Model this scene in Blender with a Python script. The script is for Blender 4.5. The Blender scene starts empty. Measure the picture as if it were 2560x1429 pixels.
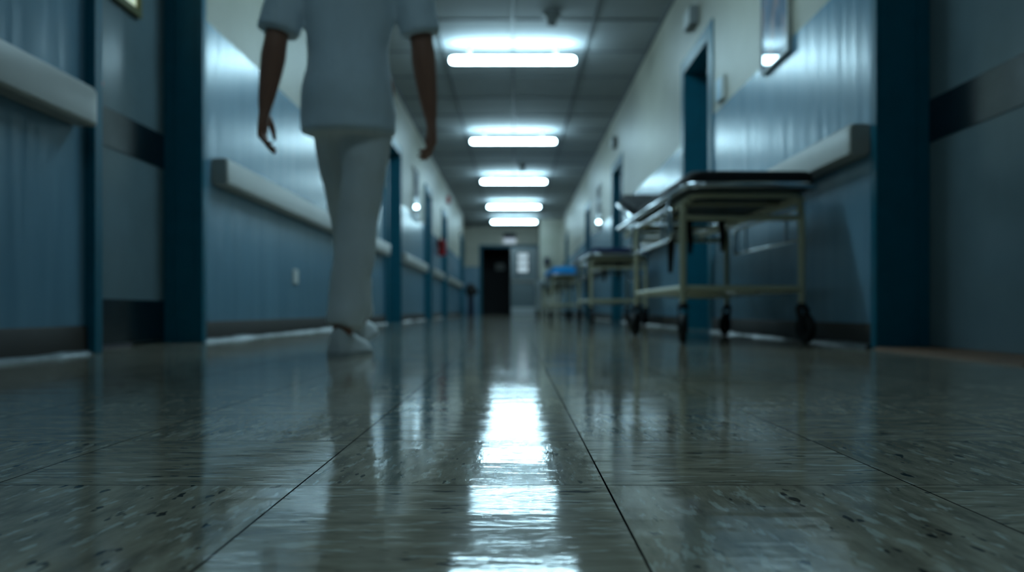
import bpy, bmesh, math, random
from mathutils import Vector, Matrix, noise
random.seed(7)
PI = math.pi
S = bpy.context.scene
COL = S.collection

# ------------------------------------------------------------------ helpers
def V(*a): return Vector(a)

def bx(bm, x0, x1, y0, y1, z0, z1, bev=0.0, seg=2):
    r = bmesh.ops.create_cube(bm, size=1.0)
    vs = r['verts']
    for v in vs:
        v.co = V((x0+x1)/2+v.co.x*(x1-x0), (y0+y1)/2+v.co.y*(y1-y0), (z0+z1)/2+v.co.z*(z1-z0))
    if bev > 0:
        es = list({e for v in vs for e in v.link_edges})
        bmesh.ops.bevel(bm, geom=es, offset=bev, segments=seg, affect='EDGES', profile=0.5)

def frames(pts, closed=False):
    n = len(pts); out = []
    up = None
    for i in range(n):
        if closed:
            t = (pts[(i+1) % n]-pts[i-1])
        else:
            t = pts[min(i+1, n-1)]-pts[max(i-1, 0)]
        t = t.normalized() if t.length > 1e-9 else V(0, 0, 1)
        if up is None:
            up = V(0, 0, 1) if abs(t.z) < 0.9 else V(1, 0, 0)
        a = t.cross(up)
        if a.length < 1e-6:
            a = t.cross(V(0, 1, 0))
        a.normalize(); b = a.cross(t).normalized(); up = b
        out.append((a, b))
    return out

def tube(bm, pts, r, seg=10, closed=False, cap=True):
    """round tube along pts; r is a number, or one radius (or pair of radii) per point"""
    pts = [Vector(p) for p in pts]
    fr = frames(pts, closed); rings = []
    for i, p in enumerate(pts):
        rr = r[i] if isinstance(r, (list, tuple)) else r
        ra, rb = rr if isinstance(rr, (list, tuple)) else (rr, rr)
        a, b = fr[i]
        rings.append([bm.verts.new(p+a*(ra*math.cos(2*PI*k/seg))+b*(rb*math.sin(2*PI*k/seg))) for k in range(seg)])
    m = len(rings)
    for i in range(m if closed else m-1):
        A, B = rings[i], rings[(i+1) % m]
        for k in range(seg):
            bm.faces.new((A[k], A[(k+1) % seg], B[(k+1) % seg], B[k]))
    if cap and not closed:
        bm.faces.new(rings[0][::-1]); bm.faces.new(rings[-1])

def lathe(bm, prof, seg=24, mat=None):
    """prof: list of (r, z); turned about z, then placed by mat"""
    mat = mat or Matrix()
    rings = []
    for r, z in prof:
        if r < 1e-6:
            rings.append([bm.verts.new(mat @ V(0, 0, z))])
        else:
            rings.append([bm.verts.new(mat @ V(r*math.cos(2*PI*k/seg), r*math.sin(2*PI*k/seg), z)) for k in range(seg)])
    for A, B in zip(rings, rings[1:]):
        for k in range(seg):
            q = [A[k % len(A)], A[(k+1) % len(A)], B[(k+1) % len(B)], B[k % len(B)]]
            u = []
            for v in q:
                if v not in u: u.append(v)
            if len(u) > 2: bm.faces.new(u)

def prism(bm, poly, axis, a0, a1):
    """extrude a polygon along axis 'y' (poly in x,z), 'x' (poly in y,z) or 'z' (poly in x,y)"""
    def P(u, w, a):
        return {'y': V(u, a, w), 'x': V(a, u, w), 'z': V(u, w, a)}[axis]
    A = [bm.verts.new(P(u, w, a0)) for u, w in poly]
    B = [bm.verts.new(P(u, w, a1)) for u, w in poly]
    n = len(poly)
    for k in range(n):
        bm.faces.new((A[k], A[(k+1) % n], B[(k+1) % n], B[k]))
    bm.faces.new(A[::-1]); bm.faces.new(B)

def ball(bm, c, rx, ry=None, rz=None, u=16, v=10):
    ry = rx if ry is None else ry; rz = rx if rz is None else rz
    bmesh.ops.create_uvsphere(bm, u_segments=u, v_segments=v, radius=1.0,
                              matrix=Matrix.Translation(Vector(c)) @ Matrix.Diagonal((rx, ry, rz, 1)))

def rrect(x0, x1, y0, y1, r, n=5):
    out = []
    for cx, cy, a0 in ((x1-r, y1-r, 0), (x0+r, y1-r, 90), (x0+r, y0+r, 180), (x1-r, y0+r, 270)):
        for k in range(n+1):
            a = math.radians(a0+90*k/n)
            out.append((cx+r*math.cos(a), cy+r*math.sin(a)))
    return out

def obj(name, bm, m, parent=None, smooth=None):
    bmesh.ops.recalc_face_normals(bm, faces=bm.faces[:])
    me = bpy.data.meshes.new(name); bm.to_mesh(me); bm.free()
    if m: me.materials.append(m)
    o = bpy.data.objects.new(name, me); COL.objects.link(o)
    if parent: o.parent = parent
    if smooth is not None:
        me.polygons.foreach_set('use_smooth', [True]*len(me.polygons))
        try: me.set_sharp_from_angle(angle=math.radians(smooth))
        except Exception: pass
    return o

def tag(o, label, cat, group=None):
    o['label'] = label; o['category'] = cat
    if group: o['group'] = group
    return o

def thing(name, label, cat, loc=(0, 0, 0), rz=0, group=None):
    o = bpy.data.objects.new(name, None); COL.objects.link(o)
    o.location = loc; o.rotation_euler = (0, 0, rz); o.empty_display_size = .1
    return tag(o, label, cat, group)

def struct(o):
    o['kind'] = 'structure'; return o

def dup(o, parent=None):
    c = o.copy(); COL.objects.link(c)
    if parent: c.parent = parent
    for ch in list(o.children): dup(ch, c)
    return c

# ------------------------------------------------------------------ materials
def lin(r, g, b):
    f = lambda c: (c/255/12.92) if c/255 <= .04045 else ((c/255+.055)/1.055)**2.4
    return (f(r), f(g), f(b), 1)

class N:
    def __init__(s, name):
        s.m = bpy.data.materials.new(name); s.m.use_nodes = True
        s.t = s.m.node_tree; s.b = s.t.nodes['Principled BSDF']
    def n(s, typ, **kw):
        nd = s.t.nodes.new(typ)
        for k, v in kw.items():
            if k.startswith('i_'):
                key = k[2:]; key = int(key) if key.isdigit() else key.replace('_', ' ')
                nd.inputs[key].default_value = v
            else: setattr(nd, k, v)
        return nd
    def l(s, a, b): s.t.links.new(a, b)
    def pos(s): return s.n('ShaderNodeNewGeometry').outputs['Position']
    def obj(s): return s.n('ShaderNodeTexCoord').outputs['Object']
    def scale(s, v, sc):
        k = s.n('ShaderNodeVectorMath', operation='MULTIPLY'); s.l(v, k.inputs[0]); k.inputs[1].default_value = sc
        return k.outputs[0]
    def noise(s, v, scale=5, detail=4, rough=.5):
        k = s.n('ShaderNodeTexNoise', i_Scale=scale, i_Detail=detail, i_Roughness=rough); s.l(v, k.inputs['Vector'])
        return k.outputs['Fac']
    def ramp(s, f, stops, interp='LINEAR'):
        k = s.n('ShaderNodeValToRGB'); k.color_ramp.interpolation = interp
        e = k.color_ramp.elements
        while len(e) < len(stops): e.new(.5)
        for a, (p, c) in zip(e, stops): a.position = p; a.color = c
        s.l(f, k.inputs[0]); return k.outputs[0]
    def mix(s, f, a, b, typ='MIX'):
        k = s.n('ShaderNodeMix', data_type='RGBA', blend_type=typ)
        for x, i in ((f, 0), (a, 6), (b, 7)):
            if hasattr(x, 'links'): s.l(x, k.inputs[i])
            else: k.inputs[i].default_value = x
        return k.outputs[2]
    def math(s, op, a, b=None, c=None):
        k = s.n('ShaderNodeMath', operation=op)
        for x, i in ((a, 0), (b, 1), (c, 2)):
            if x is None: continue
            if hasattr(x, 'links'): s.l(x, k.inputs[i])
            else: k.inputs[i].default_value = x
        return k.outputs[0]
    def bump(s, h, strength=.2, dist=.01):
        k = s.n('ShaderNodeBump', i_Strength=strength, i_Distance=dist); s.l(h, k.inputs['Height'])
        s.l(k.outputs[0], s.b.inputs['Normal'])
    def set(s, **kw):
        for k, v in kw.items():
            i = s.b.inputs[k.replace('_', ' ')]
            if hasattr(v, 'links'): s.l(v, i)
            else: i.default_value = v
        return s

def simple(name, c, rough=.5, metal=0, var=.12, nscale=9, coat=0, spec=.5):
    q = N(name); f = q.noise(q.obj(), nscale, 5, .6)
    lo = tuple(x*(1-var) for x in c[:3])+(1,); hi = tuple(min(1, x*(1+var)) for x in c[:3])+(1,)
    q.set(Base_Color=q.ramp(f, [(.3, lo), (.7, hi)]), Roughness=rough, Metallic=metal, Coat_Weight=coat, Specular_IOR_Level=spec)
    return q.m

def wall_mat(name, dado_z, k=0):
    q = N(name); p = q.pos()
    sep = q.n('ShaderNodeSeparateXYZ'); q.l(p, sep.inputs[0])
    up = q.math('GREATER_THAN', sep.outputs[2], dado_z)
    blot = q.noise(p, 2.2, 5, .6)
    streak = q.noise(q.scale(p, (9, 9, .9)), 1.0, 4, .6)
    cream = q.ramp(blot, [(.3, lin(164+k, 160+k, 144+k)), (.75, lin(180+k, 176+k, 161+k))])
    dado = q.ramp(streak, [(.3, lin(101, 138, 159)), (.7, lin(116, 153, 174))])
    scuff = q.ramp(q.noise(q.scale(p, (3, 3, 22)), 1.5, 6, .7), [(.66, (0, 0, 0, 1)), (.74, (1, 1, 1, 1))])
    dado = q.mix(q.math('MULTIPLY', scuff, .16), dado, lin(80, 100, 112))
    q.set(Base_Color=q.mix(up, cream, cream), Roughness=.4)
    col = q.mix(up, dado, cream)
    q.l(col, q.b.inputs['Base Color'])
    ro = q.math('MULTIPLY_ADD', up, .22, .26); q.l(ro, q.b.inputs['Roughness'])
    wav = q.noise(q.scale(p, (13, 13, .8)), 1.0, 4, .55)
    fine = q.noise(p, 60, 2, .5)
    q.bump(q.math('MULTIPLY_ADD', fine, .06, wav), .42, .012)
    return q.m

def floor_mat():
    q = N('vinyl_tile_floor'); T = .264
    sep = q.n('ShaderNodeSeparateXYZ'); q.l(q.pos(), sep.inputs[0])
    u = q.math('DIVIDE', q.math('ADD', sep.outputs[0], .1856), T)
    v = q.math('DIVIDE', q.math('ADD', sep.outputs[1], -.774), T)
    iu, iv = q.math('FLOOR', u), q.math('FLOOR', v)
    fu, fv = q.math('FRACT', u), q.math('FRACT', v)
    par = q.math('FLOORED_MODULO', q.math('ADD', iu, iv), 2.0)
    inv = q.math('SUBTRACT', 1.0, par)
    X, Y = sep.outputs[0], sep.outputs[1]
    # along the streak (a) and across it (c); neighbouring tiles are turned by a quarter
    a = q.math('ADD', q.math('MULTIPLY', X, par), q.math('MULTIPLY', Y, inv))
    c = q.math('ADD', q.math('MULTIPLY', Y, par), q.math('MULTIPLY', X, inv))
    off = q.math('ADD', q.math('MULTIPLY', iu, 5.37), q.math('MULTIPLY', iv, 9.71))
    def coord(sa, sc):
        k = q.n('ShaderNodeCombineXYZ')
        q.l(q.math('MULTIPLY', a, sa), k.inputs[0]); q.l(q.math('MULTIPLY', c, sc), k.inputs[1]); q.l(off, k.inputs[2])
        return k.outputs[0]
    big = q.noise(coord(14, 60), 1, 4, .6)
    base = q.ramp(big, [(.28, lin(128, 118, 100)), (.5, lin(172, 161, 140)), (.72, lin(204, 192, 168))])
    lightf = q.noise(coord(26, 105), 1, 3, .55)
    lm = q.ramp(lightf, [(.57, (0, 0, 0, 1)), (.66, (1, 1, 1, 1))])
    base = q.mix(q.math('MULTIPLY', lm, .75), base, lin(226, 224, 208))
    darkf = q.noise(q.scale(coord(46, 120), (.7, .7, 1.7)), 1.0, 2, .5)
    dm = q.ramp(darkf, [(.655, (0, 0, 0, 1)), (.70, (1, 1, 1, 1))])
    base = q.mix(q.math('MULTIPLY', dm, .9), base, lin(40, 40, 40))
    wn = q.n('ShaderNodeTexWhiteNoise', noise_dimensions='2D')
    k = q.n('ShaderNodeCombineXYZ'); q.l(iu, k.inputs[0]); q.l(iv, k.inputs[1]); q.l(k.outputs[0], wn.inputs['Vector'])
    tone = q.ramp(wn.outputs['Value'], [(0, (.80, .80, .80, 1)), (1, (1, 1, 1, 1))])
    base = q.mix(1.0, base, tone, 'MULTIPLY')
    # seams
    eu = q.math('MINIMUM', fu, q.math('SUBTRACT', 1.0, fu)); ev = q.math('MINIMUM', fv, q.math('SUBTRACT', 1.0, fv))
    seam = q.math('LESS_THAN', q.math('MINIMUM', eu, ev), .0031)
    col = q.mix(seam, base, lin(16, 17, 19))
    q.set(Base_Color=col, IOR=1.40)
    smear = q.noise(q.scale(q.pos(), (6, 22, 1)), 1, 4, .6)
    ro = q.math('MULTIPLY_ADD', smear, .08, .03)
    q.l(ro, q.b.inputs['Roughness']); q.l(q.math('MULTIPLY', q.math('SUBTRACT', 1.0, seam), .5), q.b.inputs['Specular IOR Level'])
    h = q.math('ADD', q.math('MULTIPLY', q.noise(q.scale(q.pos(), (5, 14, 1)), 1, 3, .5), 1.0), q.math('MULTIPLY', big, .35))
    h = q.math('SUBTRACT', h, q.math('MULTIPLY', seam, .6))
    q.bump(h, .12, .006)
    return q.m

def art_mat():
    q = N('abstract_print_under_glass'); p = q.obj()
    f = q.noise(q.scale(p, (1, 5, 3)), 1.6, 5, .6)
    q.set(Base_Color=q.ramp(f, [(.3, lin(40, 58, 84)), (.5, lin(96, 120, 146)), (.62, lin(160, 130, 124)), (.75, lin(190, 200, 206))]),
          Roughness=.55, Coat_Weight=1.0, Coat_Roughness=.015, Coat_IOR=1.52)
    return q.m

def emis(name, c, s):
    q = N(name); q.set(Base_Color=(.8, .8, .8, 1), Emission_Color=c, Emission_Strength=s); return q.m

def chip_mat():
    q = N('chipped_cream_enamel'); p = q.obj()
    f = q.noise(p, 38, 3, .6)
    chip = q.ramp(f, [(.69, (0, 0, 0, 1)), (.72, (1, 1, 1, 1))])
    q.set(Base_Color=q.mix(chip, lin(188, 182, 152), lin(62, 46, 34)), Roughness=.38)
    return q.m

def cloth(name, c, wr=9):
    q = N(name); p = q.obj()
    f = q.noise(q.scale(p, (1, 1, .45)), wr, 4, .6)
    lo = tuple(x*.9 for x in c[:3])+(1,)
    q.set(Base_Color=q.ramp(f, [(.35, lo), (.65, c)]), Roughness=.85)
    q.bump(f, .35, .03)
    return q.m

M = dict(
    wall=wall_mat('two_tone_wall_paint', 1.55),
    endwall=wall_mat('two_tone_brightened_end_wall', 1.62, 30),  # cream lightened on this wall to make up for light it lacks
    floor=floor_mat(),
    ceiling=simple('ceiling_tile', lin(154, 158, 160), .85, var=.05, nscale=3),
    tbar=simple('ceiling_grid_metal', lin(96, 102, 104), .6, var=.05),
    skirting=simple('brown_vinyl_skirting', lin(50, 43, 36), .6, var=.1, spec=.35),
    blue=simple('petrol_blue_gloss_paint', lin(0, 93, 113), .42, var=.08, nscale=14, spec=.3),
    door=simple('grey_green_door_laminate', lin(106, 124, 130), .22, var=.06, nscale=6),
    steel=simple('brushed_steel', lin(120, 126, 132), .2, 1.0, var=.12),
    glint_bead=simple('glint_pale_sealant', lin(128, 136, 140), .3, var=.3, nscale=20),
    rail=simple('beige_rail_vinyl', lin(158, 156, 148), .42, var=.05),
    chrome=simple('chrome', lin(205, 210, 215), .12, 1.0, var=.03),
    cream=chip_mat(),
    blackpad=simple('black_vinyl', lin(12, 13, 16), .75, var=.15),
    navypad=simple('navy_vinyl', lin(8, 28, 74), .8, var=.1),
    bluepad=simple('bright_blue_sheet', lin(0, 150, 226), .8, var=.05),
    whitepad=simple('white_sheet', lin(205, 212, 214), .85, var=.05),
    rubber=simple('black_rubber', lin(12, 12, 13), .6, var=.2),
    pan=simple('dark_underside_panel', lin(40, 46, 50), .45, var=.15),
    strap=simple('black_webbing', lin(12, 12, 13), .8, var=.2),
    white=simple('white_plastic', lin(205, 206, 202), .45, var=.03),
    grey=simple('grey_plastic', lin(120, 124, 124), .5, var=.05),
    paper=simple('white_paper', lin(225, 226, 222), .8, var=.03),
    red=simple('red_enamel', lin(176, 16, 18), .3, var=.05),
    black=simple('matt_black', lin(10, 11, 13), .6, var=.2),
    darkblue=simple('dark_navy_plastic', lin(10, 24, 48), .5, var=.1),
    olive=simple('olive_metal_bead', lin(92, 92, 48), .5, var=.1),
    brown=simple('brown_wooden_threshold', lin(110, 78, 54), .5, var=.2),
    sign=simple('pale_blue_sign_face', lin(150, 186, 206), .35, var=.12),
    art=art_mat(),
    lamp=emis('lit_tube_diffuser', (.53, .85, 1.0, 1), 26),
    lampnear=emis('bright_tube_diffuser', (.53, .85, 1.0, 1), 36),
    lampdim=emis('dim_tube_diffuser', (.53, .85, 1.0, 1), 9.5),
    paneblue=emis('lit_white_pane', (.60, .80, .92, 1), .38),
    lens=emis('lit_sign_lens', (.66, .82, 1.0, 1), .30),
    pane=emis('lit_frosted_pane', (.62, .74, .46, 1), .45),
    skin=simple('skin', lin(150, 104, 84), .55, var=.06),
    hair=simple('dark_brown_hair', lin(34, 24, 20), .5, var=.3, nscale=60),
    tunic=cloth('white_cotton_tunic', lin(218, 230, 238)),
    trousers=cloth('off_white_cotton_trousers', lin(232, 234, 234), 7),
    shoe=simple('white_leather_shoe', lin(208, 210, 210), .5, var=.05),
    sole=simple('pale_rubber_sole', lin(176, 180, 180), .7, var=.1),
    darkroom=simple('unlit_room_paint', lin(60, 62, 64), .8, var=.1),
)

# ------------------------------------------------------------------ corridor
XL, XR, H = -1.49, 1.42, 2.93
Y0, YE = -6.0, 30.05
WT = .30
HEAD = 2.14                       # clear height of the side door openings
LDOORS = [(3.165, 4.205, .047, .045), (10.38, 11.55, .065, .05), (14.85, 15.80, .065, .05), (18.35, 19.40, .065, .05), (24.60, 25.60, .065, .05)]
RDOORS = [(2.45, 3.52, .10, .045), (6.55, 7.52, .12, .12), (11.93, 13.03, .10, .12), (16.92, 18.03, .10, .12), (24.0, 25.05, .10, .12)]
RL, RR = .14, .19                 # how deep each leaf sits in its wall

bm = bmesh.new(); bx(bm, -3, 3, Y0-.3, YE+5, -.12, 0)
struct(obj('floor', bm, M['floor']))
bm = bmesh.new(); bx(bm, -3, 3, Y0-.3, YE+.3, H, H+.12)
struct(obj('ceiling', bm, M['ceiling']))
bm = bmesh.new()
gx = [-.81+.04, 0.0-.02, .76]
for x in gx: bx(bm, x-.013, x+.013, Y0, YE, H-.010, H+.02)
y = 9.65-1.05*14
while y < YE-.1:
    if y > Y0+.05: bx(bm, XL, XR, y-.013, y+.013, H-.009, H+.02)
    y += 1.05
for x0, x1 in ((XL-.02, XL+.025), (XR-.025, XR+.02)): bx(bm, x0, x1, Y0, YE, H-.028, H+.02)
struct(obj('trim_1', bm, M['tbar']))

def side_wall(name, xin, sgn, doors, ya, yb):
    bm = bmesh.new()
    xa, xb = sorted((xin, xin+sgn*WT))
    y = ya
    for d0, d1, *_ in doors:
        bx(bm, xa, xb, y, d0, 0, H); bx(bm, xa, xb, d0, d1, HEAD, H); y = d1
    bx(bm, xa, xb, y, yb, 0, H)
    return struct(obj(name, bm, M['wall']))
YREC = 26.1
side_wall('wall_left', XL, -1, LDOORS, Y0, YREC)
side_wall('wall_right', XR, 1, RDOORS, Y0, YE)
bm = bmesh.new(); bx(bm, -1.66-WT, -1.66, YREC, YE, 0, H); struct(obj('wall_alcove', bm, M['wall']))
bm = bmesh.new(); bx(bm, XL-WT, XR+WT, Y0-.2, Y0, 0, H); struct(obj('wall_back', bm, M['wall']))
# end wall with the double doorway, and the pier beside it
DX0, DX1, DH = -1.13, .84, 2.28
bm = bmesh.new()
bx(bm, -1.66-WT, DX0, YE, YE+.25, 0, H); bx(bm, DX1, XR+WT, YE, YE+.25, 0, H); bx(bm, DX0, DX1, YE, YE+.25, DH, H)
struct(obj('wall_end', bm, M['endwall']))
bm = bmesh.new(); bx(bm, .77, XR, 27.4, YE, 0, H); 
cr = N('cream_pier_paint'); cr.set(Base_Color=cr.ramp(cr.noise(cr.pos(), 2, 4, .6), [(.3, lin(160, 160, 146)), (.7, lin(174, 172, 160))]), Roughness=.5)
struct(obj('wall_pier', bm, cr.m))
# unlit room behind the open leaf
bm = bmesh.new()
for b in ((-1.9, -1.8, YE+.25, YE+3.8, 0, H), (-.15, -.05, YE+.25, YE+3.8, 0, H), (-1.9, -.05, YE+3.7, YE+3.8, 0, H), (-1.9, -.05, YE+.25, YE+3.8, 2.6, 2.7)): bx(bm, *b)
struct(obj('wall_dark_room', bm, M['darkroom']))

# coved skirting
def skirt(name, segs, xin, sgn):
    bm = bmesh.new()
    poly = [(0, 0), (0, .095), (-.006, .098), (-.010, .092), (-.011, .014)]
    for k in range(1, 6):
        a = math.radians(90*k/5); poly.append((-.011-.011*(1-math.cos(a)), .014-.012*math.sin(a)))
    poly.append((-.023, 0))
    for a, b in segs: prism(bm, [(xin+sgn*u, w) for u, w in poly], 'y', a, b)
    return struct(obj(name, bm, M['skirting'], smooth=50))
def gaps(doors, ya, yb):
    out = []; y = ya
    for d0, d1, a0, a1 in doors: out.append((y, d0-a0)); y = d1+a1
    out.append((y, yb)); return out
skirt('baseboard_left', gaps(LDOORS, Y0, YREC), XL, -1)
skirt('baseboard_right', gaps(RDOORS, Y0, 27.4), XR, 1)

# uneven caulk bead along the skirting foot, coloured pale to stand for glints of light
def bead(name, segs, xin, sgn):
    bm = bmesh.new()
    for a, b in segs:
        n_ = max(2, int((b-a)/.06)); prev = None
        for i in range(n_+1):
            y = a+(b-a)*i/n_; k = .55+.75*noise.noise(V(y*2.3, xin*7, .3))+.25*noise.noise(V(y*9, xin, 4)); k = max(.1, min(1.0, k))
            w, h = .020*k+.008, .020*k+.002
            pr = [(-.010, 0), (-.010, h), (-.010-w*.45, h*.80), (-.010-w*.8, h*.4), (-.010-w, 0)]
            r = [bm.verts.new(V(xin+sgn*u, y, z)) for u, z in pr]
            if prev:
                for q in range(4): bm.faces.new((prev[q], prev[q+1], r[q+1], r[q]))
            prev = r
    o = obj(name, bm, M['glint_bead'], smooth=70)
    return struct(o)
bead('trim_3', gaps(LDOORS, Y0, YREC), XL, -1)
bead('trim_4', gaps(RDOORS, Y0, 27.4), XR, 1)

# side doors
def door(n, xin, sgn, d0, d1, a0, a1, rec, parts=(), pr=-.035):
    root = bpy.data.objects.new('door_%d' % n, None); COL.objects.link(root); struct(root)
    root.location = (xin, (d0+d1)/2, 0)
    def loc(bm): bmesh.ops.translate(bm, verts=bm.verts[:], vec=(-xin, -(d0+d1)/2, 0)); return bm
    def sx(u, w): return sorted((xin+sgn*u, xin+sgn*w))
    bm = bmesh.new(); t = .018; e = .004
    for ya, yb, za, zb in ((d0-a0, d0+t-e, 0, HEAD+.10), (d1-t+e, d1+a1, 0, HEAD+.10), (d0+t-e, d1-t+e, HEAD-t+e, HEAD+.10)):
        bx(bm, *sx(pr, .004), ya, yb, za, zb, .003, 1)                    # architrave
    for ya, yb, za, zb in ((d0-.002, d0+t, 0, HEAD), (d1-t, d1+.002, 0, HEAD), (d0+t, d1-t, HEAD-t, HEAD+.002)):
        bx(bm, *sx(0, WT-.02), ya, yb, za, zb)                            # lining
    for ya, yb, za, zb in ((d0+t, d0+t+.012, 0, HEAD-t), (d1-t-.012, d1-t, 0, HEAD-t), (d0+t+.012, d1-t-.012, HEAD-t-.012, HEAD-t)):
        bx(bm, *sx(rec-.045, rec-.002), ya, yb, za, zb)                   # stop
    obj('door_frame', loc(bm), M['blue'], root)
    bm = bmesh.new(); bx(bm, *sx(rec, rec+.045), d0+t+.003, d1-t-.003, .012, HEAD-t-.003)
    leaf = obj('door_leaf', loc(bm), M['door'], root)
    for p in parts:
        kind, ya, yb, za, zb = p[:5]
        bm = bmesh.new()
        if kind in ('push_band', 'kick_plate'):
            bx(bm, *sx(rec-.004, rec+.001), ya, yb, za, zb, .001, 1); obj(kind, loc(bm), M['steel'], leaf)
        elif kind == 'vision_panel':
            for q in ((ya-.03, ya, za-.03, zb+.03), (yb, yb+.03, za-.03, zb+.03), (ya, yb, za-.03, za), (ya, yb, zb, zb+.03)):
                bx(bm, *sx(rec-.02, rec+.001), *q)
            obj('vision_panel_bead', loc(bm), M['olive'], leaf)
            bm = bmesh.new(); bx(bm, *sx(rec-.006, rec+.001), ya, yb, za, zb)
            obj('vision_panel', loc(bm), M['pane'], leaf)
        elif kind == 'lever_handle':
            bx(bm, *sx(rec-.008, rec+.001), ya-.022, ya+.022, za-.09, za+.09, .003, 1)
            tube(bm, [(xin+sgn*(rec-.005), ya, za+.03), (xin+sgn*(rec-.05), ya, za+.03), (xin+sgn*(rec-.055), ya+.012*(1 if yb > ya else -1), za+.03), (xin+sgn*(rec-.055), yb, za+.03)], .009)
            obj(kind, loc(bm), M['steel'], leaf, 40)
        elif kind == 'lock':
            lathe(bm, [(0, .004), (.010, .004), (.012, 0)], 14, Matrix.Translation((xin+sgn*rec, ya, za)) @ Matrix.Rotation(-sgn*PI/2, 4, 'Y'))
            obj(kind, loc(bm), M['red'], leaf, 40)
    return root
n = 1
for i, d in enumerate(LDOORS):
    ps = [('push_band', d[0]+.03, d[1]-.03, .805, .962), ('kick_plate', d[0]+.03, d[1]-.03, .015, .196)]
    if i == 0: ps += [('vision_panel', 3.50, 3.86, 1.44, 1.98), ('lock', 3.545, 0, 1.045, 0)]
    else: ps += [('lever_handle', d[0]+.12, d[0]+.24, 1.08, 0)]
    door(n, XL, -1, *d, RL, ps); n += 1
for i, d in enumerate(RDOORS):
    ps = [('push_band', d[0]+.03, d[1]-.03, .80, .965)]
    if i: ps += [('kick_plate', d[0]+.03, d[1]-.03, .015, .196), ('lever_handle', d[0]+.12, d[0]+.24, 1.08, 0)]
    door(n, XR, 1, *d, RR, ps, -.012); n += 1
bm = bmesh.new(); prism(bm, [(XR-.03, 0), (XR-.01, .010), (XR+.26, .010), (XR+.28, 0)], 'y', 2.47, 3.50)
struct(obj('trim_2', bm, M['brown']))

# double door at the end: frame, fixed leaf closed; the other leaf stands open into the dark room
root = bpy.data.objects.new('door_%d' % n, None); COL.objects.link(root); struct(root); root.location = (0, YE, 0)
bm = bmesh.new()
for x0, x1, z0, z1 in ((DX0-.06, DX0+.03, 0, DH+.06), (DX1-.03, DX1+.06, 0, DH+.06), (DX0+.03, DX1-.03, DH-.03, DH+.06)):
    bx(bm, x0, x1, -.016, .2, z0, z1)
obj('door_frame', bm, M['blue'], root)
bm = bmesh.new(); bx(bm, -.135, DX1-.033, .02, .065, .012, DH-.033)
leaf = obj('door_leaf', bm, M['door'], root)
bm = bmesh.new(); bx(bm, -.11, DX1-.06, .014, .021, .02, .27); obj('kick_plate', bm, M['whitepad'], leaf)
bm = bmesh.new(); bx(bm, -.10, DX1-.07, -.06, -.02, 1.08, 1.16, .012)
for x in (-.05, DX1-.12): bx(bm, x-.025, x+.025, -.03, .021, 1.085, 1.155)
obj('push_bar', bm, M['rail'], leaf, 40)
bm = bmesh.new(); bx(bm, .02, .10, -.005, .021, 1.26, 1.36, .01); obj('lock_case', bm, M['black'], leaf)
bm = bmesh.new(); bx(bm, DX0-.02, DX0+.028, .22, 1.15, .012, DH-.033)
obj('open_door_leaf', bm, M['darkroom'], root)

# ------------------------------------------------------------------ handrails
def handrail(xin, sgn, ya, yb, label):
    o = thing('handrail', label, 'handrail', (xin, ya, 0), 0, 'beige handrails along the corridor walls')
    bm = bmesh.new()
    pf = [(0, .785), (.012, .770), (.070, .770), (.080, .780), (.080, .885), (.070, .900), (.012, .900), (0, .895)]
    prism(bm, [(-sgn*u, z) for u, z in pf], 'y', .035, yb-ya-.035)
    obj('rail_cover', bm, M['rail'], o, 35)
    for s, a in ((1, 0), (-1, yb-ya)):
        bm = bmesh.new()
        rings = []
        for t, k in ((.036, 1.0), (.014, .995), (.004, .97), (0, .90)):
            rings.append([bm.verts.new(V(-sgn*(.0+u*k), a+s*t, .835+(z-.835)*(1-(1-k)*.5))) for u, z in pf])
        for A, B in zip(rings, rings[1:]):
            for i in range(len(pf)): bm.faces.new((A[i], A[(i+1) % len(pf)], B[(i+1) % len(pf)], B[i]))
        bm.faces.new(rings[0]); bm.faces.new(rings[-1])
        obj('end_cap', bm, M['rail'], o, 35)
    return o
for a, b, l in ((Y0+.1, 3.045, 'beige handrail on the grey-blue wall in front of the nearest door with a lit window'),
                (4.42, 10.22, 'longest beige handrail, running behind the walking person'),
                (11.68, 14.70, 'beige handrail below the small glazed picture beyond the walking person'),
                (15.95, 18.20, 'short beige handrail under the red fire extinguisher'),
                (19.52, 24.45, 'farthest beige handrail on the extinguisher wall, leading to the dark stand')):
    handrail(XL, -1, a, b, l)
for a, b, l in ((3.60, 6.40, 'beige handrail above and behind the near black-topped trolley'),
                (7.70, 11.78, 'beige handrail behind the navy-topped trolley'),
                (13.20, 16.78, 'beige handrail beneath the far glazed picture, behind the blue-sheeted trolley'),
                (18.20, 23.80, 'farthest beige handrail on the trolley wall, behind the white-sheeted trolley')):
    handrail(XR, 1, a, b, l)

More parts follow.
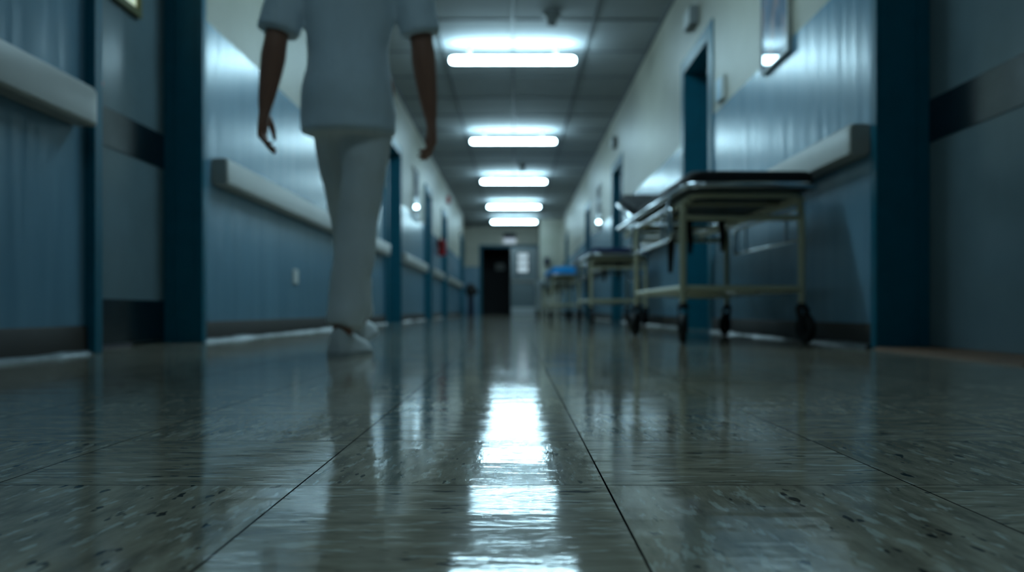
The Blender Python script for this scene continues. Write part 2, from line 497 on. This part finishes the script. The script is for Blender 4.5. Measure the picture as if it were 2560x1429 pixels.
# ------------------------------------------------------------------ ceiling lamps
def lamp(yc, label, mat, L=1.31):
    o = thing('ceiling_lamp', label, 'ceiling light', (-.022, yc, H), 0, 'tube lamps along the corridor ceiling')
    bm = bmesh.new()
    c = rrect(-L/2, L/2, -.055, .055, .054, 5)
    rings = []
    for z, k in ((-.200, .72), (-.193, .90), (-.180, 1.0), (-.160, 1.0), (-.145, .90), (-.138, .72)):
        rings.append([bm.verts.new(V(x-(1-k)*.05*(1 if x > 0 else -1), y*k, z)) for x, y in c])
    for A, B in zip(rings, rings[1:]):
        for i in range(len(c)): bm.faces.new((A[i], A[(i+1) % len(c)], B[(i+1) % len(c)], B[i]))
    bm.faces.new(rings[0]); bm.faces.new(rings[-1])
    obj('lamp_tube', bm, mat, o, 60)
    for s in (-1, 1):
        bm = bmesh.new(); bx(bm, s*.45-.02, s*.45+.02, -.02, .02, -.140, 0, .004, 1)
        obj('mount', bm, M['white'], o)
    return o
for yc, l in ((5.0, 'lit tube lamp overhead, just above the picture frame and nearest the camera'),
              (9.39, 'longest-looking lit tube lamp, topmost in view, near the large smoke detector'),
              (13.9, 'second lit tube lamp down the corridor ceiling, between the two nearest in view'),
              (18.25, 'third lit tube lamp down the corridor ceiling, midway along it'),
              (22.7, 'fourth lit tube lamp down the corridor ceiling, last but one'),
              (26.55, 'farthest lit tube lamp, right above the double door and its sign')):
    lamp(yc, l, M['lampnear' if yc < 6 else 'lamp'])
lamp(0.6, 'dimmer tube lamp overhead, behind the walking person', M['lampdim'])

# smoke detectors
def detector(x, y, r, label):
    bm = bmesh.new()
    lathe(bm, [(0, 0), (r, 0), (r, -.025), (r*.86, -.045), (r*.62, -.055), (r*.50, -.115), (r*.30, -.128), (0, -.13)], 24, Matrix.Translation((0, 0, 0)))
    o = obj('smoke_detector', bm, M['grey'], smooth=40); o.location = (x, y, H)
    return tag(o, label, 'smoke detector', 'smoke detectors on the ceiling')
detector(.345, 8.4, .085, 'large grey smoke detector on the ceiling at the top edge of the picture')
detector(.15, 17.3, .075, 'small grey smoke detector on the ceiling just above the third lit tube lamp')

# ------------------------------------------------------------------ wall-hung things
def picture(xin, sgn, ya, yb, za, zb, label):
    o = thing('picture', label, 'picture', (xin, (ya+yb)/2, (za+zb)/2), 0, 'glazed pictures on the corridor walls')
    w, h = (yb-ya)/2, (zb-za)/2; t = .028
    X = lambda u, v: sorted((-sgn*u, -sgn*v))
    bm = bmesh.new()
    for q in ((-w, -w+.011, -h, h), (w-.011, w, -h, h), (-w+.011, w-.011, -h, -h+.011), (-w+.011, w-.011, h-.011, h)):
        bx(bm, *X(0, t), *q)
    obj('picture_frame', bm, M['white'], o)
    bm = bmesh.new(); bx(bm, *X(.002, .020), -w+.01, w-.01, -h+.01, h-.01); obj('glazed_print', bm, M['art'], o)
    return o
picture(XR, 1, 4.60, 5.11, 1.48, 2.22, 'large glazed picture reflecting a lamp, hung above the near trolley')
picture(XR, 1, 14.66, 15.43, 1.49, 2.24, 'small-looking glazed picture with bright glints between two blue doorways beyond the near trolley')
picture(XL, -1, 13.1, 13.8, 1.50, 2.26, 'glazed picture with one bright glint on the wall just beyond the walking person')

def plate(name, xin, sgn, ya, yb, za, zb, t, m, label, cat, face=None):
    bm = bmesh.new(); x = sorted((0, -sgn*t)); w, h = (yb-ya)/2, (zb-za)/2
    bx(bm, *x, -w, w, -h, h, min(.006, t*.4), 2)
    o = obj(name, bm, m); o.location = (xin, (ya+yb)/2, (za+zb)/2)
    if face:
        bm = bmesh.new(); bx(bm, *sorted((-sgn*(t-.001), -sgn*(t+.003))), -w*.86, w*.86, -h*.88, h*.88); obj(face[0], bm, face[1], o)
    return tag(o, label, cat)
plate('room_sign', XR, 1, 6.05, 6.24, 1.58, 1.74, .028, M['white'], 'small pale blue room sign beside the nearest dark doorway of the trolley wall', 'sign', ('sign_face', M['sign']))
plate('call_light', XR, 1, 6.95, 7.20, 2.37, 2.51, .07, M['grey'], 'grey call light box high above the dark doorway next to the room sign', 'call light', ('light_cover', M['white']))
plate('call_light', XR, 1, 12.45, 12.68, 2.42, 2.56, .07, M['grey'], 'grey call light box high above the second dark doorway of the trolley wall', 'call light', ('light_cover', M['white']))
plate('alarm_sounder', XL, -1, 19.7, 19.9, 2.50, 2.66, .07, M['red'], 'dark red alarm sounder high on the wall beyond the fire extinguisher', 'alarm', ('sounder_cover', M['black']))
plate('power_socket', XL, -1, 6.04, 6.14, .33, .43, .012, M['white'], 'white power socket low on the wall behind the walking person', 'socket', ('socket_face', M['paper']))

# fire extinguisher
o = thing('fire_extinguisher', 'red fire extinguisher hung on the wall between two blue door frames', 'fire extinguisher', (XL, 17.25, 1.20))
bm = bmesh.new(); lathe(bm, [(0, 0), (.06, 0), (.075, .012), (.078, .03), (.078, .25), (.07, .28), (.045, .31), (.022, .325), (.022, .34), (0, .34)], 20, Matrix.Translation((.095, 0, 0)))
obj('cylinder', bm, M['red'], o, 40)
bm = bmesh.new(); bx(bm, .075, .115, -.02, .02, .335, .375, .004); bx(bm, .09, .17, -.012, .012, .375, .392, .003); bx(bm, .09, .16, -.012, .012, .355, .366, .003)
obj('valve', bm, M['black'], o)
bm = bmesh.new(); tube(bm, [(.10, -.02, .35), (.11, -.08, .34), (.12, -.105, .27), (.12, -.10, .15), (.12, -.088, .06)], .010); obj('hose', bm, M['black'], o, 60)
bm = bmesh.new(); bx(bm, 0, .02, -.03, .03, .18, .36); bx(bm, .0, .10, -.081, .081, .20, .215); obj('bracket', bm, M['black'], o)

# sign box over the double door, notices, box and dispenser on the pier, stand by the wall
o = thing('emergency_light', 'white emergency light box with a dark top above the double door', 'emergency light', (-.17, YE, 2.40))
bm = bmesh.new(); bx(bm, -.20, .20, -.10, 0, .15, .32, .01); obj('light_housing', bm, M['darkblue'], o)
bm = bmesh.new(); prism(bm, [(-.10, .15), (-.16, .10), (-.14, .01), (-.04, 0), (0, .02), (0, .15)], 'x', -.20, .20); obj('light_lens', bm, M['lens'], o)
bm = bmesh.new()
for q in ((.06, .10, 1.40, 2.10), (.44, .48, 1.40, 2.10), (.10, .44, 1.40, 1.44), (.10, .44, 2.06, 2.10), (.10, .44, 1.62, 1.67), (.10, .44, 1.84, 1.89)): bx(bm, q[0], q[1], .008, .021, q[2], q[3])
obj('vision_panel_bead', bm, M['black'], leaf)
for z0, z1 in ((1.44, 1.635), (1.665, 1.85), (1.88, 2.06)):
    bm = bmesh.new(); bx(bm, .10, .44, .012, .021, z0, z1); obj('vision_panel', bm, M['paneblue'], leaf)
bm = bmesh.new(); bx(bm, -.17, .17, -.005, 0, -.13, .13); o = obj('paper_notice', bm, M['paper']); o.location = (-.55, YE+3.695, 1.80)
tag(o, 'pale notice on the far wall of the dark room, seen through the open doorway', 'notice')
o = thing('soap_dispenser', 'small dark dispenser on the cream pier beside the double door', 'dispenser', (.97, 27.4, 1.53))
bm = bmesh.new(); prism(bm, [(0, 0), (-.10, .02), (-.11, .10), (-.08, .22), (0, .24)], 'x', -.075, .075); obj('dispenser_body', bm, M['darkblue'], o)
bm = bmesh.new(); prism(bm, [(-.05, -.03), (-.115, -.01), (-.12, .02), (-.05, .02)], 'x', -.045, .045); obj('push_lever', bm, M['black'], o)

o = thing('pedestal_stand', 'dark waist-high stand with a black rounded head beside the alcove', 'stand', (-1.17, 24.0, 0))
bm = bmesh.new(); lathe(bm, [(0, 0), (.12, 0), (.12, .02), (.085, .04), (.08, .52), (.07, .56), (0, .56)], 20); obj('stand_column', bm, M['darkblue'], o, 40)
bm = bmesh.new(); lathe(bm, [(0, .55), (.10, .55), (.14, .60), (.15, .70), (.13, .80), (.08, .86), (0, .88)], 20); obj('stand_head', bm, M['black'], o, 40)
bm = bmesh.new(); prism(bm, [(.10, .58), (.19, .60), (.20, .68), (.12, .74)], 'y', -.08, .08); obj('stand_flap', bm, M['black'], o)

# ------------------------------------------------------------------ trolleys
def trolley(label, loc, rz, pad, top=.70, hw=.295, legs_y=(-.93, .39), raised=True, padh=.06, name='hospital_trolley'):
    """long axis y, near end at -1.11; cream leg frame, chrome top frame, pad, dropped side rails, castors"""
    o = thing(name, label, 'hospital trolley', loc, rz, 'hospital trolleys parked along the wall')
    L0, L1 = -1.11, 1.11
    T = top
    c = rrect(-hw, hw, L0, L1, .09, 6)
    bm = bmesh.new(); tube(bm, [(x, y, T) for x, y in c], .0145, 12, closed=True); obj('top_frame', bm, M['chrome'], o, 70)
    c2 = rrect(-hw+.045, hw-.045, L0+.07, L1-.05, .08, 6)
    bm = bmesh.new(); tube(bm, [(x, y, T-.035) for x, y in c2], .013, 10, closed=True)
    for yy in (-.7, -.1, .5): tube(bm, [(-hw+.045, yy, T-.035), (hw-.045, yy, T-.035)], .011)
    obj('bed_frame', bm, M['cream'], o, 70)
    ybr = .43 if raised else L1-.03
    bm = bmesh.new(); bx(bm, -hw+.012, hw-.012, L0+.02, ybr, T-.018, T+.004, .004, 1); obj('bed_panel', bm, M['pan'], o)
    def padmesh(y0, y1, z):
        bm = bmesh.new(); pc = rrect(-hw+.02, hw-.02, y0, y1, .05, 5); rings = []
        for zz, k in ((0, .97), (.008, 1), (padh*.75, 1), (padh*.95, .97), (padh, .9)):
            rings.append([bm.verts.new(V(x*k, (y-(y0+y1)/2)*(1-(1-k)*.25)+(y0+y1)/2, z+zz)) for x, y in pc])
        for A, B in zip(rings, rings[1:]):
            for i in range(len(pc)): bm.faces.new((A[i], A[(i+1) % len(pc)], B[(i+1) % len(pc)], B[i]))
        bm.faces.new(rings[0]); bm.faces.new(rings[-1]); return bm
    obj('mattress', padmesh(L0+.01, ybr-.005, T+.006), pad, o, 50)
    if raised:
        br = thing_part = bpy.data.objects.new('backrest', None); COL.objects.link(br); br.parent = o
        br.location = (0, .44, T+.01); br.rotation_euler = (math.radians(14), 0, 0)
        bm = bmesh.new()
        cc = rrect(-hw+.005, hw-.005, 0, .72, .06, 5)
        tube(bm, [(x, y, 0) for x, y in cc], .013, 10, closed=True); obj('backrest_frame', bm, M['chrome'], br, 70)
        bm = bmesh.new(); bx(bm, -hw+.015, hw-.015, .01, .71, -.008, .006); obj('backrest_panel', bm, M['pan'], br)
        obj('backrest_pad', padmesh(.01, .70, .007), pad, br, 50)
    # leg frame
    lx = hw-.022; y0, y1 = legs_y
    for x in (-lx, lx):
        for yy in (y0, y1):
            bm = bmesh.new(); s = 1 if x < 0 else -1
            tube(bm, [(x, yy, .165), (x, yy, T-.12), (x+s*.004, yy, T-.075), (x+s*.015, yy, T-.04)], [.015, .0165, .0165, .013], 12)
            obj('leg', bm, M['cream'], o, 60)
            # castor
            ang = random.uniform(-.7, .7)
            R = Matrix.Translation((x, yy, 0)) @ Matrix.Rotation(ang, 4, 'Z')
            bm = bmesh.new(); 
            for sx in (-1, 1):
                v = [(.020*sx, .022, .165), (.020*sx, -.03, .165), (.020*sx, -.045, .05), (.020*sx, -.022, .05)]
                A = [bm.verts.new(R @ V(a-.0025, b, cc_)) for a, b, cc_ in v]; B = [bm.verts.new(R @ V(a+.0025, b, cc_)) for a, b, cc_ in v]
                for k in range(4): bm.faces.new((A[k], A[(k+1) % 4], B[(k+1) % 4], B[k]))
                bm.faces.new(A[::-1]); bm.faces.new(B)
            lathe(bm, [(0, .158), (.026, .158), (.026, .170), (.016, .185), (0, .185)], 16, R)
            cs = obj('castor', bm, M['black'], o, 40)
            bm = bmesh.new()
            W = R @ Matrix.Translation((0, -.033, .069)) @ Matrix.Rotation(PI/2, 4, 'Y')
            lathe(bm, [(0, -.012), (.030, -.012), (.034, -.015), (.060, -.016), (.067, -.010), (.069, 0), (.067, .010), (.060, .016), (.034, .015), (.030, .012), (0, .012)], 28, W)
            obj('wheel', bm, M['rubber'], cs, 40)
    for yy in (y0, y1):
        for z in (.575/.70*T, .25):
            bm = bmesh.new(); tube(bm, [(-lx, yy, z), (lx, yy, z)], .0135 if z > .4 else .0155, 12); obj('crossbar', bm, M['cream'], o, 60)
    for x in (-lx, lx):
        bm = bmesh.new(); tube(bm, [(x, y0, .25), (x, y1, .25)], .017, 12); obj('side_bar', bm, M['cream'], o, 60)
        bm = bmesh.new(); tube(bm, [(x*.93, L0+.12, T-.05), (x*.93, L1-.12, T-.05)], .014, 10); obj('bed_bearer', bm, M['cream'], o, 60)
    # sagging lower tray
    bm = bmesh.new()
    nx, ny = 8, 6
    g = [[bm.verts.new(V(-lx*.8+1.6*lx*i/nx, y0+.04+(y1-y0-.08)*j/ny, .242-.028*math.sin(PI*i/nx)*math.sin(PI*(.15+.7*j/ny)))) for j in range(ny+1)] for i in range(nx+1)]
    for i in range(nx):
        for j in range(ny): bm.faces.new((g[i][j], g[i+1][j], g[i+1][j+1], g[i][j+1]))
    bmesh.ops.solidify(bm, geom=bm.faces[:], thickness=.004)
    obj('lower_tray', bm, M['cream'], o, 60)
    # dropped side rails with their hinge arms
    for s in (-1, 1):
        x = s*(hw+.012)
        bm = bmesh.new()
        lp = rrect(y0+.1, y1-.04, .485/.70*T, .632/.70*T, .045, 5)
        tube(bm, [(x, a, b) for a, b in lp], .0085, 10, closed=True)
        for yy in (y0+.32, y1-.30): tube(bm, [(x, yy, .485/.70*T), (x, yy, .632/.70*T)], .008)
        rl = obj('side_rail', bm, M['chrome'], o, 60)
        for yy in (y0+.14, y1-.10):
            bm = bmesh.new(); tube(bm, [(x*.98, yy, T-.005), (x+s*.008, yy+.01, T-.07), (x+s*.006, yy+.02, .49/.70*T)], .007)
            obj('hinge_arm', bm, M['chrome'], rl, 60)
    # hanging straps
    for x, yy, l in ((-hw-.004, y0+.17, .34), (-hw*.1, y1-.35, .20), (hw*.35, y1-.55, .20)):
        bm = bmesh.new(); zt = T-.03
        pts = [(x, yy, zt), (x-.004, yy-.006, zt-l*.3), (x+.006, yy+.008, zt-l*.6), (x+.001, yy, zt-l)]
        tube(bm, pts, [(.006, .017), (.005, .017), (.007, .018), (.004, .010)], 8); obj('strap', bm, M['strap'], o, 60)
    return o

trolley('near cream and chrome hospital trolley with a black mattress and raised head end', (1.020, 5.05, 0), .024, M['blackpad'])
trolley('cream hospital trolley with a navy mattress, second from the camera', (1.015, 9.89, 0), .018, M['navypad'], raised=False)
trolley('hospital trolley under a bright blue sheet, third from the camera', (.86, 16.55, 0), .03, M['bluepad'], top=.77, hw=.26, legs_y=(-.93, .6), raised=False, padh=.13)
t4 = trolley('pale hospital trolley under a white sheet, farthest of the row', (.78, 19.6, 0), .06, M['whitepad'], top=.70, hw=.28, legs_y=(-.9, .6), raised=False, padh=.10)

bm = bmesh.new()
g = [[bm.verts.new(V(-.305-.012*math.sin(i*1.7)*(j/5), -1.06+1.3*i/14, .80-.64*j/5)) for j in range(6)] for i in range(15)]
for i in range(14):
    for j in range(5): bm.faces.new((g[i][j], g[i+1][j], g[i+1][j+1], g[i][j+1]))
bmesh.ops.solidify(bm, geom=bm.faces[:], thickness=.004)
obj('hanging_sheet', bm, M['whitepad'], t4, 60)

# ------------------------------------------------------------------ the walking person
PX, PY = -.555, 3.0
person = thing('person', 'person in a white tunic, off-white trousers and white shoes walking away', 'person', (PX, PY, 0))
def P(x, y, z): return V(x-PX, y-PY, z)
def cat(pts, n=6):
    """Catmull-Rom through tuples"""
    out = []
    m = len(pts)
    for i in range(m-1):
        p0, p1, p2, p3 = pts[max(i-1, 0)], pts[i], pts[i+1], pts[min(i+2, m-1)]
        for k in range(n):
            t = k/n
            out.append(tuple(.5*(2*b+(c-a)*t+(2*a-5*b+4*c-d)*t*t+(3*b-a-3*c+d)*t**3) for a, b, c, d in zip(p0, p1, p2, p3)))
    out.append(tuple(pts[-1])); return out
def limb(bm, pts, seg=18, n=6):
    """pts: (x, y, z, ra, rb)"""
    q = cat(pts, n)
    tube(bm, [V(*p[:3]) for p in q], [(p[3], p[4]) for p in q], seg)
    for e in (q[0], q[-1]): ball(bm, e[:3], min(e[3], e[4])*.97)
def stack(bm, rows, seg=28, n=5):
    """horizontal ellipses: (x, y, z, rx, ry)"""
    q = cat(rows, n); rings = []
    for x, y, z, rx, ry in q:
        rings.append([bm.verts.new(V(x+rx*math.cos(2*PI*k/seg), y+ry*math.sin(2*PI*k/seg), z)) for k in range(seg)])
    for A, B in zip(rings, rings[1:]):
        for k in range(seg): bm.faces.new((A[k], A[(k+1) % seg], B[(k+1) % seg], B[k]))
    bm.faces.new(rings[0]); bm.faces.new(rings[-1])
def remesh(o, vox, it=6, fac=.5):
    r = o.modifiers.new('remesh', 'REMESH'); r.mode = 'VOXEL'; r.voxel_size = vox; r.use_smooth_shade = True
    s = o.modifiers.new('smooth', 'SMOOTH'); s.iterations = it; s.factor = fac
def Q(x, y, z, ra, rb=None):
    v = P(x, y, z); return (v.x, v.y, v.z, ra, ra if rb is None else rb)

shL, elL, wrL = (-.725, 3.0, 1.365), (-.782, 2.96, 1.055), (-.828, 2.98, .815)
shR, elR, wrR = (-.365, 3.0, 1.365), (-.312, 3.0, 1.055), (-.284, 3.04, .800)
hipR, knR, anR = (-.483, 3.0, .84), (-.522, 3.02, .455), (-.568, 2.97, .085)
hipL, knL, anL = (-.615, 3.02, .84), (-.596, 3.25, .475), (-.586, 3.37, .118)
def lerp(a, b, t): return tuple(x+(y-x)*t for x, y in zip(a, b))

bm = bmesh.new()
stack(bm, [Q(-.555, 3.0, .78, .135, .10), Q(-.555, 3.0, .88, .155, .105), Q(-.553, 3.0, 1.0, .125, .09), Q(-.549, 3.01, 1.15, .14, .10), Q(-.545, 3.01, 1.30, .155, .105), Q(-.545, 3.01, 1.38, .13, .085), Q(-.545, 3.02, 1.43, .06, .058)])
limb(bm, [Q(-.545, 3.02, 1.38, .055), Q(-.545, 3.035, 1.47, .05), Q(-.545, 3.045, 1.52, .052)])
ball(bm, P(-.545, 3.055, 1.585), .073, .092, .10)          # skull
ball(bm, P(-.545, 3.085, 1.53), .052, .062, .062)          # jaw
ball(bm, P(-.545, 3.148, 1.565), .011, .016, .022)         # nose
ball(bm, P(-.545, 3.140, 1.528), .022, .010, .008)         # mouth
for s in (-1, 1):
    ball(bm, P(-.545+s*.075, 3.045, 1.57), .009, .017, .028)   # ears
    ball(bm, P(-.545+s*.03, 3.135, 1.605), .022, .012, .007)   # brows
for sh, el, wr, s in ((shL, elL, wrL, -1), (shR, elR, wrR, 1)):
    limb(bm, [Q(sh[0]-s*.035, sh[1], sh[2]-.03, .044), Q(*lerp(sh, el, .2), .043), Q(*lerp(sh, el, .45), .043), Q(*el, .038), Q(*lerp(el, wr, .3), .041), Q(*lerp(el, wr, .75), .031), Q(*wr, .025, .021)])
    # hand: palm, four bent fingers of unequal length, thumb at its side
    w = Vector(wr); d = (Vector(wr)-Vector(el)).normalized(); d = (d+V(0, .10, -.25)).normalized()
    f = V(0, 1, 0); f = (f-d*f.dot(d)).normalized()           # finger spread runs fore and aft, palm faces the thigh
    nrm = d.cross(f)*1.0
    inn = nrm if nrm.x*(-s) > 0 else -nrm
    limb(bm, [tuple(P(*(w-d*.01)))+(.022, .022), tuple(P(*(w+d*.03)))+(.030, .017), tuple(P(*(w+d*.065)))+(.036, .015), tuple(P(*(w+d*.088)))+(.036, .013)], 16, 4) if False else None
    rings = []
    for t, wf, th in ((-.012, .022, .020), (.02, .028, .018), (.05, .037, .0165), (.078, .039, .0145), (.092, .036, .012)):
        c = P(*(w+d*t))
        rings.append([bm.verts.new(c+f*wf*math.cos(2*PI*k/16)+inn*th*math.sin(2*PI*k/16)) for k in range(16)])
    for A, B in zip(rings, rings[1:]):
        for k in range(16): bm.faces.new((A[k], A[(k+1) % 16], B[(k+1) % 16], B[k]))
    bm.faces.new(rings[0]); bm.faces.new(rings[-1])
    for k, (o_, ln, cu) in enumerate(((.030, .068, .35), (.010, .077, .45), (-.010, .071, .55), (-.029, .056, .65))):
        p = w+d*.080+f*o_; pts = [p]; a = cu*.3
        for j, seg_l in enumerate((.45, .30, .25)):
            a += cu*.75
            p = p+(d*math.cos(a)+inn*math.sin(a)+f*o_*1.2).normalized()*ln*seg_l; pts.append(p)
        tube(bm, [P(*q) for q in pts], [.0095, .0090, .0082, .0066], 10); ball(bm, P(*pts[-1]), .0066, u=10, v=6)
    p0 = w+d*.018+f*.026; p1 = p0+(d*.7+f*.6+inn*.35).normalized()*.038; p2 = p1+(d*.9+f*.15+inn*.3).normalized()*.028; p3 = p2+(d*.95+inn*.25).normalized()*.02
    tube(bm, [P(*p0), P(*p1), P(*p2), P(*p3)], [.014, .0115, .010, .0075], 10); ball(bm, P(*p3), .0075, u=10, v=6)
for hp, kn, an in ((hipR, knR, anR), (hipL, knL, anL)):
    limb(bm, [Q(*hp, .078), Q(*lerp(hp, kn, .5), .066), Q(*kn, .048), Q(*lerp(kn, an, .35), .050), Q(*lerp(kn, an, .8), .034), Q(*an, .033)])
body = obj('body', bm, M['skin'], person); remesh(body, .0055, 4, .4)

bm = bmesh.new()
ball(bm, P(-.545, 3.035, 1.605), .083, .094, .096); ball(bm, P(-.545, 2.935, 1.60), .042, .038, .042); ball(bm, P(-.545, 3.0, 1.54), .066, .062, .06)
hair = obj('hair', bm, M['hair'], person); remesh(hair, .008, 4)

# tunic: body and two wide elbow sleeves in one surface
bm = bmesh.new()
stack(bm, [Q(-.556, 2.995, .733, .157, .132), Q(-.556, 2.995, .78, .156, .130), Q(-.555, 2.99, .88, .152, .130), Q(-.553, 3.0, 1.0, .134, .112), Q(-.550, 3.0, 1.12, .146, .114), Q(-.546, 3.0, 1.26, .168, .120), Q(-.545, 3.0, 1.36, .165, .108), Q(-.545, 3.01, 1.415, .105, .082), Q(-.545, 3.015, 1.44, .065, .062)], 36)
for sh, el, s in ((shL, elL, -1), (shR, elR, 1)):
    e = lerp(sh, el, .97)
    limb(bm, [Q(sh[0]-s*.09, sh[1], sh[2]+.005, .055), Q(sh[0]-s*.025, sh[1], sh[2]-.012, .055), Q(sh[0]+s*.004, sh[1], sh[2]-.05, .057), Q(*lerp(sh, el, .5), .066, .064)], 20)
    ball(bm, P(sh[0]-s*.02, sh[1], sh[2]-.03), .062)
    q = [lerp(sh, el, t) for t in (.35, .6, .8, .97)]
    tube(bm, [P(*a) for a in q], [.064, .066, .068, .069], 24)
tunic = obj('tunic', bm, M['tunic'], person); remesh(tunic, .010, 5)
tx = bpy.data.textures.new('cloth_folds', 'CLOUDS'); tx.noise_scale = .14
dm = tunic.modifiers.new('folds', 'DISPLACE'); dm.texture = tx; dm.strength = .016; dm.mid_level = .5

bm = bmesh.new()
stack(bm, [Q(-.555, 2.995, .73, .135, .112), Q(-.555, 2.995, .80, .142, .116), Q(-.555, 3.0, .95, .120, .095)], 32)
for hp, kn, an, hem in ((hipR, knR, anR, .058), (hipL, knL, anL, .056)):
    e = lerp(kn, an, .96)
    limb(bm, [Q(hp[0], hp[1], hp[2]-.01, .073, .088), Q(*lerp(hp, kn, .35), .076, .084), Q(*lerp(hp, kn, .75), .072, .074), Q(*kn, .068, .068), Q(*lerp(kn, an, .4), .066, .068), Q(*lerp(kn, an, .8), .061, .064)], 22)
    tube(bm, [P(*lerp(kn, an, t)) for t in (.6, .8, .97)], [.061, .061, hem+.004], 22)
tr = obj('trousers', bm, M['trousers'], person); remesh(tr, .010, 5)
dm = tr.modifiers.new('folds', 'DISPLACE'); dm.texture = tx; dm.strength = .020; dm.mid_level = .5

def shoe(an, fwd, down, nm='shoe'):
    """fwd: direction heel to toe; down: direction to the sole"""
    f = Vector(fwd).normalized(); dn = Vector(down); dn = (dn-f*dn.dot(f)).normalized(); sd = f.cross(dn)
    a = Vector(an)
    def ring(t, w, top, n=18):
        c = a+f*t; out = []
        for k in range(n):
            an_ = 2*PI*k/n; u, h = math.cos(an_), math.sin(an_)
            hgt = (top if h > 0 else .0)
            zz = dn*(.083-.012) - dn*(h*hgt if h > 0 else h*.012*0) 
            out.append(P(*(c+sd*u*w*(1 if abs(h) < .3 else .92)+zz)))
        return out
    bm = bmesh.new()
    rows = [(-.062, .018, .050), (-.055, .030, .075), (-.02, .036, .085), (.02, .037, .082), (.06, .039, .062), (.11, .044, .048), (.15, .042, .038), (.18, .030, .026), (.19, .012, .012)]
    rs = [[bm.verts.new(p) for p in ring(*r)] for r in rows]
    for A, B in zip(rs, rs[1:]):
        for k in range(len(A)): bm.faces.new((A[k], A[(k+1) % len(A)], B[(k+1) % len(A)], B[k]))
    bm.faces.new(rs[0]); bm.faces.new(rs[-1])
    o = obj(nm, bm, M['shoe'], person, 50)
    bm = bmesh.new(); ol = []
    for t, w in ((-.066, .012), (-.062, .024), (-.045, .034), (0, .038), (.06, .040), (.11, .046), (.15, .045), (.18, .034), (.194, .014)): ol.append((t, w))
    poly = [(t, w) for t, w in ol]+[(t, -w) for t, w in ol[::-1]]
    A = [bm.verts.new(P(*(a+f*t+sd*w+dn*.068))) for t, w in poly]; B = [bm.verts.new(P(*(a+f*t+sd*w+dn*.0845))) for t, w in poly]
    for k in range(len(poly)): bm.faces.new((A[k], A[(k+1) % len(poly)], B[(k+1) % len(poly)], B[k]))
    bm.faces.new(A[::-1]); bm.faces.new(B)
    obj('sole', bm, M['sole'], o)
shoe(anR, (.24, 1, 0), (0, 0, -1))
shoe(anL, (.04, 1, .16), (0, .16, -1))

# ------------------------------------------------------------------ world and camera
w = bpy.data.worlds.new('world'); S.world = w; w.use_nodes = True
w.node_tree.nodes['Background'].inputs[0].default_value = (.01, .014, .018, 1)
cd = bpy.data.cameras.new('camera'); cam = bpy.data.objects.new('camera', cd); COL.objects.link(cam); S.camera = cam
F = 2250
cd.sensor_width = 36; cd.lens = 36*F/2560
cam.location = (0, 0, .15); cam.rotation_euler = (PI/2, 0, 0)
cd.shift_x = -7/2560; cd.shift_y = 61.5/2560
cd.clip_start = .02; cd.clip_end = 200
cd.dof.use_dof = True; cd.dof.focus_distance = .80; cd.dof.aperture_fstop = 4.9
vs = S.view_settings
vs.view_transform = 'Standard'; vs.look = 'None'; vs.gamma = 1; vs.use_curve_mapping = False
vs.exposure = 0.55
